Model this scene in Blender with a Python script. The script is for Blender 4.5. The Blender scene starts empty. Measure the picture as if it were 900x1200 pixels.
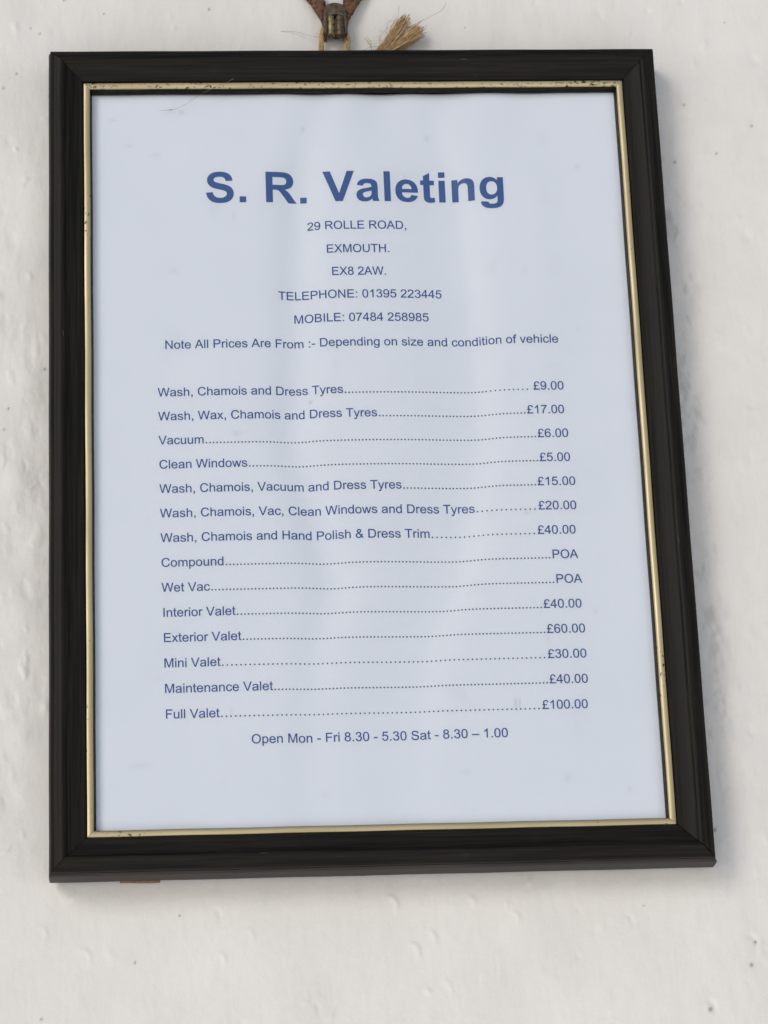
import bpy, bmesh, math, random
import numpy as np
from mathutils import Vector, Matrix

scene = bpy.context.scene
COL = scene.collection

# ------------------------------------------------------------------ camera, sky, sun, exposure
# plan coordinates used below, in millimetres: x right, y up, z out of the wall (gilt strip of the frame at z = 0)
def V(x, y, z):
    return Vector((x * .001, -z * .001, y * .001))

cam = bpy.data.cameras.new("camera")
cam.sensor_fit = 'AUTO'
cam.sensor_width = 36.0
cam.lens = 105.0
cam.clip_start = 0.02
cam.clip_end = 100.0
cam_ob = bpy.data.objects.new("camera", cam)
COL.objects.link(cam_ob)
CAM_POS = (-71.27, -395.4, 1013.49)
CAM_ROT = (-0.3466, 0.0747, 0.0407)      # pitch, yaw, roll fitted to the frame's corners


def cam_matrix():
    rx, ry, rz = CAM_ROT
    r = Matrix.Rotation(rz, 3, 'Z') @ Matrix.Rotation(rx, 3, 'X') @ Matrix.Rotation(ry, 3, 'Y')
    m = Matrix(((1, 0, 0), (0, 0, -1), (0, 1, 0))) @ r.transposed()
    return Matrix.Translation(V(*CAM_POS)) @ m.to_4x4()


cam_ob.matrix_world = cam_matrix()
scene.camera = cam_ob

SUN_TO = Vector((-0.72, -1.0, 0.50)).normalized()       # direction from the picture to the light
SUN_EL = math.asin(SUN_TO.z)
SUN_AZ = math.atan2(SUN_TO.x, SUN_TO.y)
world = bpy.data.worlds.new("World")
scene.world = world
world.use_nodes = True
wn = world.node_tree
sky = wn.nodes.new('ShaderNodeTexSky')
sky.sky_type = 'NISHITA'
sky.sun_disc = False
sky.sun_elevation = SUN_EL
sky.sun_rotation = SUN_AZ
sky.air_density = 1.0
sky.dust_density = 0.5
sky.ozone_density = 0.6
# sky model is black below the horizon: added pale tone fills shadows from below
wtc = wn.nodes.new('ShaderNodeTexCoord')
wsep = wn.nodes.new('ShaderNodeSeparateXYZ')
wn.links.new(wtc.outputs['Generated'], wsep.inputs[0])
wmr = wn.nodes.new('ShaderNodeMapRange')
wmr.inputs['From Min'].default_value = -0.06
wmr.inputs['From Max'].default_value = 0.02
wn.links.new(wsep.outputs['Z'], wmr.inputs['Value'])
wmix = wn.nodes.new('ShaderNodeMix')
wmix.data_type = 'RGBA'
wn.links.new(wmr.outputs[0], wmix.inputs['Factor'])
wmix.inputs['A'].default_value = (10.2, 10.1, 10.2, 1)
wn.links.new(sky.outputs[0], wmix.inputs['B'])
wn.links.new(wmix.outputs['Result'], wn.nodes['Background'].inputs['Color'])
wn.nodes['Background'].inputs['Strength'].default_value = 0.05

sun = bpy.data.lights.new("sun", 'SUN')
sun.energy = 0.5
sun.angle = math.radians(22)
sun.color = (1.0, 0.95, 0.88)
sun_ob = bpy.data.objects.new("sun", sun)
COL.objects.link(sun_ob)
sun_ob.rotation_euler = SUN_TO.to_track_quat('Z', 'Y').to_euler()

scene.view_settings.view_transform = 'Standard'
scene.view_settings.look = 'None'
scene.view_settings.gamma = 1.0
scene.view_settings.use_curve_mapping = False
scene.view_settings.exposure = 1.0

# ------------------------------------------------------------------ helpers
rng = np.random.default_rng(7)
random.seed(7)


def link(name, me, mat, parent=None):
    o = bpy.data.objects.new(name, me)
    COL.objects.link(o)
    if mat is not None and not me.materials:
        me.materials.append(mat)
    if parent is not None:
        o.parent = parent
    return o


def tag(o, label, cat, group=None):
    o["label"] = label
    o["category"] = cat
    if group:
        o["group"] = group
    return o


def empty(name, p):
    o = bpy.data.objects.new(name, None)
    o.empty_display_size = .01
    COL.objects.link(o)
    o.location = V(*p)
    return o


def mesh_obj(name, verts, faces, mat, parent=None, origin=(0, 0, 0), smooth=False):
    """verts in plan millimetres, stored relative to `origin`"""
    ox, oy, oz = origin
    me = bpy.data.meshes.new(name)
    me.from_pydata([V(x - ox, y - oy, z - oz) for x, y, z in verts], [], faces)
    me.update()
    if smooth:
        me.polygons.foreach_set('use_smooth', [True] * len(me.polygons))
    o = link(name, me, mat, parent)
    return o


def place(o, p, parent=None, base=(0, 0, 0)):
    o.location = V(p[0] - base[0], p[1] - base[1], p[2] - base[2])
    return o


def vnoise(x, y, seed):
    """smooth value noise for numpy arrays, -1..1"""
    g = np.random.default_rng(seed).random((256, 256)) * 2 - 1
    xi = np.floor(x).astype(int)
    yi = np.floor(y).astype(int)
    fx = x - xi
    fy = y - yi
    fx = fx * fx * fx * (fx * (fx * 6 - 15) + 10)
    fy = fy * fy * fy * (fy * (fy * 6 - 15) + 10)
    a = g[yi % 256, xi % 256]
    b = g[yi % 256, (xi + 1) % 256]
    c = g[(yi + 1) % 256, xi % 256]
    d = g[(yi + 1) % 256, (xi + 1) % 256]
    return (a * (1 - fx) + b * fx) * (1 - fy) + (c * (1 - fx) + d * fx) * fy


def fbm(x, y, seed, n=4):
    s = 0
    a = 1.0
    for i in range(n):
        s = s + a * vnoise(x * 2 ** i + 17.3 * i, y * 2 ** i + 5.1 * i, seed + i)
        a *= .5
    return s / 1.8


def smooth01(t):
    t = np.clip(t, 0, 1)
    return t * t * (3 - 2 * t)


# ------------------------------------------------------------------ materials
class NT:
    def __init__(self, name):
        self.m = bpy.data.materials.new(name)
        self.m.use_nodes = True
        self.t = self.m.node_tree
        self.b = self.t.nodes['Principled BSDF']

    def n(self, typ, **kw):
        nd = self.t.nodes.new(typ)
        for k, v in kw.items():
            setattr(nd, k, v)
        return nd

    def l(self, a, b):
        self.t.links.new(a, b)

    def coord(self, scale=(1, 1, 1), kind='Object'):
        tc = self.n('ShaderNodeTexCoord')
        mp = self.n('ShaderNodeMapping')
        mp.inputs['Scale'].default_value = scale
        self.l(tc.outputs[kind], mp.inputs['Vector'])
        return mp.outputs['Vector']

    def noise(self, vec, scale=1.0, detail=4.0, rough=.55, dist=0.0):
        nd = self.n('ShaderNodeTexNoise')
        nd.inputs['Scale'].default_value = scale
        nd.inputs['Detail'].default_value = detail
        nd.inputs['Roughness'].default_value = rough
        nd.inputs['Distortion'].default_value = dist
        self.l(vec, nd.inputs['Vector'])
        return nd.outputs['Fac']

    def ramp(self, fac, stops):
        nd = self.n('ShaderNodeValToRGB')
        cr = nd.color_ramp
        while len(cr.elements) < len(stops):
            cr.elements.new(.5)
        for e, (p, c) in zip(cr.elements, stops):
            e.position = p
            e.color = (c, c, c, 1) if not isinstance(c, tuple) else (*c, 1)
        self.l(fac, nd.inputs['Fac'])
        return nd.outputs['Color']

    def mix(self, fac, a, b, blend='MIX'):
        nd = self.n('ShaderNodeMix', data_type='RGBA', blend_type=blend)
        for sock, v in ((nd.inputs['Factor'], fac), (nd.inputs['A'], a), (nd.inputs['B'], b)):
            if hasattr(v, 'is_output'):
                self.l(v, sock)
            elif isinstance(v, tuple):
                sock.default_value = (*v, 1)
            else:
                sock.default_value = v
        return nd.outputs['Result']

    def bump(self, h, strength, dist, prev=None):
        nd = self.n('ShaderNodeBump')
        nd.inputs['Strength'].default_value = strength
        nd.inputs['Distance'].default_value = dist
        self.l(h, nd.inputs['Height'])
        if prev is not None:
            self.l(prev, nd.inputs['Normal'])
        return nd.outputs['Normal']

    def attr(self, name):
        nd = self.n('ShaderNodeAttribute')
        nd.attribute_name = name
        return nd.outputs['Fac']

    def set(self, **kw):
        for k, v in kw.items():
            s = self.b.inputs[k.replace('_', ' ')]
            if hasattr(v, 'is_output'):
                self.l(v, s)
            elif isinstance(v, tuple):
                s.default_value = (*v, 1)
            else:
                s.default_value = v
        return self.m


def mat_wall():
    k = NT("white painted plaster")
    v = k.coord((1, 1, 1))
    vs = k.coord((1, 1, .22))
    big = k.noise(v, 28, 4, .6)
    col = k.mix(k.ramp(big, [(.3, 0.0), (.7, 1.0)]), (.690, .666, .640), (.737, .714, .690))
    fine = k.noise(vs, 260, 5, .65)
    col = k.mix(k.ramp(fine, [(.30, .5), (.45, 0.0)]), col, (.66, .635, .61))
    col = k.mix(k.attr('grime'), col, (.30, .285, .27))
    col = k.mix(k.attr('speck'), col, (.05, .045, .04))
    nb = k.bump(k.noise(vs, 330, 5, .6, .3), .22, .0005)
    nb = k.bump(k.noise(v, 110, 4, .45), .30, .0012, nb)
    nb = k.bump(k.ramp(k.noise(v, 420, 3, .5, .4), [(.42, 0.0), (.62, 1.0)]), .07, .0004, nb)
    nb = k.bump(k.noise(v, 1500, 3, .6), .12, .0002, nb)
    return k.set(Base_Color=col, Roughness=.62, Normal=nb, Specular_IOR_Level=.35)


def mat_wood(name="black brown stained wood", c1=(.0028, .0024, .0018), c2=(.0140, .0113, .0075), spec=.17):
    k = NT(name)
    g = k.coord((6, 260, 260))
    grain = k.noise(g, 4.0, 6, .65, .4)
    g2 = k.coord((14, 900, 900))
    fine = k.noise(g2, 3.0, 4, .6)
    col = k.mix(k.ramp(grain, [(.40, 0.0), (.64, 1.0)]), c1, c2)
    col = k.mix(k.ramp(fine, [(.52, 0.0), (.75, .55)]), col, (.004, .0035, .003))
    # dusty rubs and tiny nicks
    d = k.noise(k.coord((1, 1, 1)), 60, 5, .7)
    col = k.mix(k.ramp(d, [(.62, 0.0), (.85, .07)]), col, (.10, .093, .08))
    nick = k.noise(k.coord((120, 800, 800)), 1.0, 2, .5)
    col = k.mix(k.ramp(nick, [(.755, 0.0), (.79, .35)]), col, (.13, .12, .10))
    rough = k.ramp(grain, [(.3, .46), (.7, .60)])
    nb = k.bump(fine, .25, .00012)
    nb = k.bump(grain, .25, .0002, nb)
    return k.set(Base_Color=col, Roughness=rough, Normal=nb, Specular_IOR_Level=spec)


def mat_gold(name, lo):
    k = NT(name)
    a = k.noise(k.coord((620, 1100, 1100)), 1.0, 4, .62, .6)
    b = k.noise(k.coord((30, 60, 60)), 1.0, 2, .5)
    s = k.mix(b, a, b, 'MIX')
    m1 = k.n('ShaderNodeMath', operation='MULTIPLY_ADD')
    k.l(b, m1.inputs[0])
    m1.inputs[1].default_value = .35
    k.l(a, m1.inputs[2])
    wear = k.ramp(m1.outputs[0], [(lo, 0.0), (lo + .035, 1.0)])
    tone = k.noise(k.coord((20, 300, 300)), 1.0, 4, .6)
    col = k.mix(k.ramp(tone, [(.3, 0.0), (.7, 1.0)]), (.44, .36, .205), (.58, .49, .30))
    col = k.mix(wear, col, (.03, .024, .016))
    met = k.ramp(m1.outputs[0], [(lo, .6), (lo + .035, 0.0)])
    nb = k.bump(a, .15, .0002)
    return k.set(Base_Color=col, Roughness=k.ramp(tone, [(.3, .54), (.7, .38)]), Metallic=met, Normal=nb)


def mat_paper():
    k = NT("bluish white printer paper")
    v = k.coord((1, 1, 1))
    a = k.noise(v, 22, 5, .6)
    col = k.mix(k.ramp(a, [(.3, 0.0), (.7, 1.0)]), (.735, .785, .880), (.762, .81, .903))
    f = k.noise(v, 1700, 2, .6)
    col = k.mix(k.ramp(f, [(.4, .10), (.6, 0.0)]), col, (.62, .66, .735))
    col = k.mix(k.attr('mark'), col, (.13, .13, .14))
    return k.set(Base_Color=col, Roughness=.75, Specular_IOR_Level=.25)


def mat_plain(name, c, rough=.6, metal=0.0, var=.25, scale=400, bump=.0):
    k = NT(name)
    f = k.noise(k.coord(), scale, 4, .6)
    d = tuple(x * (1 - var) for x in c)
    e = tuple(min(1, x * (1 + var)) for x in c)
    col = k.mix(k.ramp(f, [(.3, 0.0), (.7, 1.0)]), d, e)
    kw = {}
    if bump:
        kw['Normal'] = k.bump(f, .6, bump)
    return k.set(Base_Color=col, Roughness=rough, Metallic=metal, **kw)


def mat_rust():
    k = NT("flaking rust on iron")
    v = k.coord()
    a = k.noise(v, 700, 5, .65)
    b = k.noise(v, 260, 4, .6)
    col = k.mix(k.ramp(a, [(.38, 0.0), (.62, 1.0)]), (.030, .016, .010), (.20, .085, .038))
    col = k.mix(k.ramp(b, [(.5, 0.0), (.66, .8)]), col, (.085, .058, .042))
    nb = k.bump(a, .8, .0006)
    return k.set(Base_Color=col, Roughness=.85, Normal=nb)


def mat_brass(name, c1, c2, metal):
    k = NT(name)
    v = k.coord()
    a = k.noise(v, 420, 5, .65)
    col = k.mix(k.ramp(a, [(.40, 0.0), (.62, 1.0)]), c1, c2)
    nb = k.bump(a, .4, .0003)
    return k.set(Base_Color=col, Roughness=k.ramp(a, [(.3, .62), (.7, .36)]), Metallic=metal, Normal=nb)


def mat_glass():
    k = NT("thin picture glass")
    t = k.t
    tr = k.n('ShaderNodeBsdfTransparent')
    gl = k.n('ShaderNodeBsdfGlossy')
    gl.inputs['Roughness'].default_value = .06
    fr = k.n('ShaderNodeFresnel')
    fr.inputs['IOR'].default_value = 1.28
    mx = k.n('ShaderNodeMixShader')
    k.l(fr.outputs[0], mx.inputs[0])
    k.l(tr.outputs[0], mx.inputs[1])
    k.l(gl.outputs[0], mx.inputs[2])
    k.l(mx.outputs[0], t.nodes['Material Output'].inputs['Surface'])
    return k.m


M_WALL = mat_wall()
M_WOOD = mat_wood()
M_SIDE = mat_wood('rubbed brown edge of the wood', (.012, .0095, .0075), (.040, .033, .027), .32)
M_GOLD = mat_gold("pale gilt", .84)
M_GOLDW = mat_gold("pale gilt rubbed through", .76)
M_PAPER = mat_paper()
M_GLASS = mat_glass()
M_BACK = mat_plain("brown paper tape", (.27, .17, .10), .8, 0, .25, 500)
M_CARD = mat_plain("black backing card", (.018, .016, .014), .9, 0, .2, 500)
M_INK_H = mat_plain("blue heading ink", (.036, .098, .300), .6, 0, .06, 900)
M_INK = mat_plain("blue text ink", (.014, .060, .265), .6, 0, .08, 900)
M_INK_D = mat_plain("dark leader ink", (.022, .026, .055), .6, 0, .08, 900)
M_RUST = mat_rust()
M_BRONZE = mat_brass("tarnished bronze", (.055, .040, .026), (.135, .105, .068), .45)
M_BRASS = mat_brass("worn brass", (.10, .072, .032), (.36, .29, .16), .55)
M_JUTE = mat_plain("jute fibre", (.46, .31, .16), .85, 0, .35, 900)
M_WEB = mat_plain("dusty cobweb", (.22, .21, .19), .9, 0, .2, 600)

# ------------------------------------------------------------------ the wall
WALL_Z = -13.4


def axis(a, b, fine, outer):
    mid = np.arange(a, b + .01, fine)
    step = fine
    lo = [a]
    while lo[-1] > -outer:
        step *= 1.35
        lo.append(lo[-1] - step)
    step = fine
    hi = [b]
    while hi[-1] < outer:
        step *= 1.35
        hi.append(hi[-1] + step)
    return np.concatenate([np.array(lo[1:])[::-1], mid, np.array(hi[1:])])


def build_wall():
    xs = axis(-150, 180, .6, 900)
    ys = axis(-225, 205, .6, 1100)
    X, Y = np.meshgrid(xs, ys)
    h = .55 * vnoise(X / 46, Y / 60, 3) + .40 * vnoise(X / 17, Y / 26, 4) + .12 * fbm(X / 8, Y / 16, 11, 3)
    h += .035 * fbm(X / 1.8, Y / 7, 21, 3)            # brush strokes dragged downwards
    r = np.random.default_rng(12)
    # crescent shaped chips, trowel nicks and knobs of old paint
    for i in range(230):
        cx = r.uniform(-150, 170)
        cy = r.uniform(-220, 205)
        rad = r.uniform(1.0, 3.6)
        amp = r.uniform(.10, .40) * (1 if r.random() < .65 else -1)
        asp = r.uniform(.45, 1.0)
        an = r.uniform(-.5, .5)
        near = (np.abs(X - cx) < 12) & (np.abs(Y - cy) < 12)
        dx = X[near] - cx
        dy = Y[near] - cy
        u = (dx * math.cos(an) + dy * math.sin(an)) / asp
        v = -dx * math.sin(an) + dy * math.cos(an)
        d = np.sqrt(u * u + v * v)
        th = np.arctan2(v, u)
        ph = r.uniform(-1.2, .4)
        arc = np.clip(np.cos(th - ph), 0, 1) ** 1.5
        if i % 3:
            h[near] += amp * np.exp(-((d - rad) / .75) ** 2) * arc
        else:
            h[near] += amp * 1.5 * np.exp(-(d / (rad * .8)) ** 2)
    # small crisp flakes and knobs down both margins
    for i in range(110):
        left = i < 70
        cx = r.uniform(-146, -117) if left else r.uniform(119, 146)
        cy = r.uniform(-150, 120) if left else r.uniform(-215, 60)
        rad = r.uniform(.7, 1.9)
        amp = r.uniform(.08, .30) * (1 if r.random() < .6 else -1)
        near = (np.abs(X - cx) < 8) & (np.abs(Y - cy) < 8)
        dx = (X[near] - cx) + .5 * vnoise(Y[near] / 1.3, X[near] / 1.3, 90)
        dy = (Y[near] - cy) / r.uniform(1.2, 3.2) + .3 * dx
        h[near] += amp * (1 - smooth01((np.sqrt(dx * dx + dy * dy) - rad * .55) / (rad * .9)))
    # larger lumps seen to the left of the frame
    for cx, cy, rad, amp in ((-128, -8, 4.5, .8), (-124, 30, 5, .6), (-130, -34, 5, -.7), (-127, -60, 6, .7),
                             (-129, 75, 7, .6), (-126, -105, 5, .6), (-131, -128, 4, -.6), (129, -95, 4, .5),
                             (124, 60, 4, -.4), (128, -50, 5, .6), (126, 20, 5, -.5), (132, -118, 5, .5)):
        h += 1.25 * amp * np.exp(-(((X - cx) / rad) ** 2 + ((Y - cy) / (rad * 1.5)) ** 2))
    # dents that sit in the picture's lower margin
    for cx, cy, rad, amp in ((9, -187, 2.6, .5), (2, -170, 2.4, .5), (30, -170, 1.8, .35), (45, -176, 2, .35),
                             (-58, -188, 2, .4), (-48, -180, 2, .35), (-26, -206, 2, -.35), (128, -187, 2.5, -.5),
                             (112, -209, 2, -.6), (20, -200, 2.2, .3), (-105, -186, 2.5, .35), (85, -178, 2, -.35)):
        d = np.sqrt((X - cx) ** 2 + ((Y - cy) / 1.3) ** 2)
        th = np.arctan2(Y - cy, X - cx)
        h += amp * np.exp(-((d - rad) / .7) ** 2) * np.clip(np.cos(th - .5), 0, 1)
    fade = smooth01((240 - np.maximum(np.abs(X), np.abs(Y) * .9)) / 40) * .8 + .2
    h = h * fade
    Z = WALL_Z - .5 + h
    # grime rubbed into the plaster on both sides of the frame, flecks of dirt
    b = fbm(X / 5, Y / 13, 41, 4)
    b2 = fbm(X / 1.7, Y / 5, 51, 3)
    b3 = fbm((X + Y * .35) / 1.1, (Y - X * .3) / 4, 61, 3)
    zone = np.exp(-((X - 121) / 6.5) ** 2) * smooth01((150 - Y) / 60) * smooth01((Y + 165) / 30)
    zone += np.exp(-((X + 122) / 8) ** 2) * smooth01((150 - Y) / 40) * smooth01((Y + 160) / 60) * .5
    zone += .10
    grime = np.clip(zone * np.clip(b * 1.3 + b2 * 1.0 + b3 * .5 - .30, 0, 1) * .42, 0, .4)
    speck = np.zeros_like(X)
    flecks = [(-120.2, 175.6, 2), (-128.9, 158.2, 2), (147.8, 179.3, 1.5), (128.8, 143.0, 2), (154.6, 133.6, 2.2),
              (140.0, 121.9, 2), (123.4, 118.3, 2.6), (-87.1, -187.6, 2), (-119.2, -206.3, 2), (-71.3, -171.5, 1.6),
              (112.4, -209.3, 3.4), (91.5, -172.2, 1.5), (-110.8, 190.2, 2), (-123.7, 177.9, 1.6), (-95.4, 184.1, 1.6),
              (-54.6, 185.8, 2.2), (128.1, -194.1, 3), (130.2, -186.0, 2.4), (-131.5, 19.6, 2), (-118.1, 35.1, 2.2),
              (-134.0, 152.0, 2), (-133.0, 11.2, 2), (118.8, -145.5, 2.6), (45.2, 177.5, 1.4)]
    for cx, cy, s in flecks:
        rr = s * .19
        d2 = ((X - cx) / rr) ** 2 + ((Y - cy) / (rr * 1.25)) ** 2
        speck = np.maximum(speck, .8 * np.exp(-d2))
    ny, nx = X.shape
    co = np.stack([X, -Z, Y], -1).reshape(-1, 3) * .001
    i = np.arange(ny * nx).reshape(ny, nx)
    q = np.stack([i[:-1, :-1], i[:-1, 1:], i[1:, 1:], i[1:, :-1]], -1).reshape(-1, 4)
    # returns and back of the wall
    rim = np.concatenate([i[0, :], i[1:, -1], i[-1, -2::-1], i[-2:0:-1, 0]])
    back = co[rim].copy()
    back[:, 1] += .10
    nb = len(co)
    co = np.vstack([co, back])
    k = np.arange(len(rim))
    k2 = (k + 1) % len(rim)
    side = np.stack([rim[k2], rim[k], nb + k, nb + k2], -1)
    faces = np.vstack([q, side])
    me = bpy.data.meshes.new("plastered_wall")
    me.vertices.add(len(co))
    me.vertices.foreach_set('co', co.ravel())
    me.loops.add(faces.size)
    me.loops.foreach_set('vertex_index', faces.ravel().astype(np.int32))
    me.polygons.add(len(faces))
    me.polygons.foreach_set('loop_start', np.arange(0, faces.size, 4, dtype=np.int32))
    me.update(calc_edges=True)
    me.polygons.foreach_set('use_smooth', np.ones(len(faces), dtype=bool))
    pad = np.zeros(len(back))
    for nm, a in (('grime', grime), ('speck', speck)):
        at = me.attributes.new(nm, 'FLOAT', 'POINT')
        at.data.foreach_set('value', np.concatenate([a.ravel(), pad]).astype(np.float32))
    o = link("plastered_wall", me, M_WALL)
    tag(o, "uneven white painted plaster wall with brush marks and specks of dirt behind the frame", "wall")
    return o


build_wall()

# ------------------------------------------------------------------ the picture frame
HX, HY = 116.2, 159.7             # outer half width and half height
FB = (0, -HY, -12)                # base of the frame
frame = empty("picture_frame", FB)
tag(frame, "black brown wooden picture frame with thin gilt inner edge holding a printed price list", "picture frame")

RAIL = [(0.7, -12), (0.2, -11.4), (0, -10.2), (-.05, -7), (0, -3.2), (.10, -1.8), (.35, -.9), (.85, -.45), (1.10, 0), (1.0, .55),
        (.80, .95), (.78, 1.7), (.95, 2.25), (1.35, 2.55), (2.0, 2.5), (2.6, 2.55), (3.3, 3.0), (4.2, 3.4), (5.1, 3.5), (5.8, 3.3),
        (6.2, 3.0), (6.4, 2.6), (6.8, 2.3), (7.8, 1.95), (9.0, 1.55), (10.3, 1.2), (11.4, 1.0), (12.2, .95), (12.6, .88),
        (12.9, .5), (13.05, -.75), (15.78, -.75), (15.8, -.9), (16.1, -2.2), (16.35, -3.3), (16.35, -3.6), (12.2, -3.6), (12.2, -12)]
GILT = [(13.32, -.73), (13.32, -.2), (13.4, 0.0), (13.8, .13), (14.4, .17), (15.0, .08), (15.45, -.18), (15.62, -.45), (15.62, -.73)]


def rail_mesh(name, prof, half, mat, gap=(0.0, 0.0), chip=False):
    """length along local X, outer edge towards local -Y of the plan; origin on the outer edge"""
    n = len(prof)
    nseg = 24
    vs = []
    for k in range(nseg + 1):
        t = -1 + 2 * k / nseg
        for u, z in prof:
            x = t * (half - u - (gap[0] if t < 0 else gap[1]) * min(1, abs(t)))
            vs.append((x, u + .05 * math.sin(k * 1.3 + half) * (1 if 0 < k < nseg else 0), z))
    if chip:                                      # knocked, slightly spread corner at the right-hand end
        for j, (u, z) in enumerate(prof):
            if u < 1.0 and z < 0:
                x, y, zz = vs[nseg * n + j]
                vs[nseg * n + j] = (x + .55, y, zz)
    fs = []
    for k in range(nseg):
        for j in range(n):
            a = k * n + j
            b = k * n + (j + 1) % n
            fs.append((a, b, b + n, a + n))
    fs.append(tuple(range(n))[::-1])
    fs.append(tuple(nseg * n + j for j in range(n)))
    o = mesh_obj(name, vs, fs, mat, frame, (0, 0, 0))
    bm = bmesh.new()
    bm.from_mesh(o.data)
    bmesh.ops.recalc_face_normals(bm, faces=bm.faces)
    bm.to_mesh(o.data)
    bm.free()
    for p in o.data.polygons:
        p.use_smooth = len(p.vertices) == 4
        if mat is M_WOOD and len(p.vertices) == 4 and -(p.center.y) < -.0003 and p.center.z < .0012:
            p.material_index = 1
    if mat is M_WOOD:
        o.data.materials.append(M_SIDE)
    return o


def sharp(o, deg=38):
    me = o.data
    bm = bmesh.new()
    bm.from_mesh(me)
    for e in bm.edges:
        if len(e.link_faces) == 2 and e.calc_face_angle(0) > math.radians(deg):
            e.smooth = False
    bm.to_mesh(me)
    bm.free()


for prof, nm, mats in ((RAIL, "rail", (M_WOOD,) * 4), (GILT, "gilt_strip", (M_GOLD, M_GOLD, M_GOLDW, M_GOLD))):
    for (cx, cy, ang, half, gap, chip), mt in zip(((0, -HY, 0, HX, (.09, .18), True), (HX, 0, 90, HY, (.18, .09), False),
                                                   (0, HY, 180, HX, (.09, .09), False), (-HX, 0, 270, HY, (.09, .09), False)), mats):
        o = rail_mesh(nm, prof, half, mt, gap if nm == "rail" else (.07, .07), chip and nm == "rail")
        sharp(o)
        o.location = V(cx - FB[0], cy - FB[1], 0 - FB[2])
        o.rotation_euler = (0, -math.radians(ang), 0)
        if mt is M_GOLDW:
            o["label"] = "gilt strip along the top, its gold rubbed through in black flecks"


def box(name, x0, x1, y0, y1, z0, z1, mat, parent, base):
    vs = [(x, y, z) for z in (z0, z1) for y in (y0, y1) for x in (x0, x1)]
    fs = [(0, 2, 3, 1), (4, 5, 7, 6), (0, 1, 5, 4), (2, 6, 7, 3), (0, 4, 6, 2), (1, 3, 7, 5)]
    return mesh_obj(name, vs, fs, mat, parent, base)


box("glass_pane", -HX + 12.5, HX - 12.5, -HY + 12.5, HY - 12.5, -3.92, -3.64, M_GLASS, frame, FB)
box("backing_board", -HX + 12.6, HX - 12.6, -HY + 12.6, HY - 12.6, -10.5, -8.4, M_CARD, frame, FB)
# a brown tape end sticks out under the bottom rail
tape = [(-92, -HY + 10, -12.3), (-92, -HY - .15, -12.3), (-88, -HY - .2, -12.35), (-82, -HY - .42, -12.4), (-78, -HY - .34, -12.4), (-77, -HY + 10, -12.3)]
tv = tape + [(x, y, z - .35) for x, y, z in tape]
n6 = len(tape)
tf = [tuple(range(n6)), tuple(range(2 * n6 - 1, n6 - 1, -1))] + [(i, i + n6, (i + 1) % n6 + n6, (i + 1) % n6) for i in range(n6)]
mesh_obj("backing_tape", tv, tf, M_BACK, frame, FB)

# ------------------------------------------------------------------ the printed sheet: it has buckled away from the glass
PZ = -4.12


def buckle(X, Y):
    c1 = np.interp(Y, [-140, -75, -55.8, 2, 98, 140], [-26, -21, -15, -26.9, -22.6, -16])
    c2 = np.interp(Y, [-140, -103, -75, -56.6, 1, 40, 98, 140], [9, 11.6, 18, 28.4, 39.5, 39.2, 36.2, 26])
    d1 = (X - c1) / 7.8
    d2 = X - c2
    d2 = np.where(d2 < 0, d2 / 21, d2 / 8)
    edge = 1.0 + .0 * smooth01((150 - np.abs(Y)) / 22)
    w = (-1.9 * np.exp(-d1 * d1) - 2.5 * np.exp(-d2 * d2)) * edge * np.interp(Y, [-140, -103, -75, -55], [.25, .4, .7, 1.0])
    w = w - .22 * (1 + np.sin(X / 13 + 1.1 + Y / 160)) * smooth01((np.abs(X - 5) - 55) / 20)
    top = smooth01((Y - 104) / 38)
    w = w * (1 - .75 * top)
    w = w - top * (.22 + .30 * np.exp(-((X - 24) / 42) ** 2) * (1 + 1.5 * np.sin((X - 10) / 4.4 + 1.57 + .5 * np.sin(X / 16))) + .12 * np.sin(X / 9 + .5))
    return w


def paper_z(X, Y):
    return PZ + buckle(X, Y)


def build_paper():
    xs = np.arange(-103.4, 103.5, .7)
    ys = np.arange(-146.8, 143.81, .9)
    ys = ys + 143.72 - ys[-1]                     # the sheet's top edge stops just behind the lip
    X, Y = np.meshgrid(xs, ys)
    Z = paper_z(X, Y)
    mark = np.zeros_like(X)
    for cx, cy, a, bb, s in MARKS:
        mark = np.maximum(mark, (s * .6) * np.exp(-((X - cx) / a) ** 2 - ((Y - cy) / bb) ** 2))
    smear = fbm(X / 9, Y / 14, 77, 4)
    mark = np.maximum(mark, np.clip(smear - .45, 0, 1) * .10)
    ny, nx = X.shape
    co = np.stack([X - FB[0], -(Z - FB[2]), Y - FB[1]], -1).reshape(-1, 3) * .001
    i = np.arange(ny * nx).reshape(ny, nx)
    q = np.stack([i[:-1, :-1], i[:-1, 1:], i[1:, 1:], i[1:, :-1]], -1).reshape(-1, 4)
    me = bpy.data.meshes.new("notice_sheet")
    me.from_pydata(co.tolist(), [], q.tolist())
    me.polygons.foreach_set('use_smooth', np.ones(len(q), dtype=bool))
    at = me.attributes.new('mark', 'FLOAT', 'POINT')
    at.data.foreach_set('value', mark.ravel().astype(np.float32))
    o = link("notice_sheet", me, M_PAPER, frame)
    so = o.modifiers.new("thickness", 'SOLIDIFY')
    so.thickness = .00012
    so.offset = -1
    return o


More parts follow.
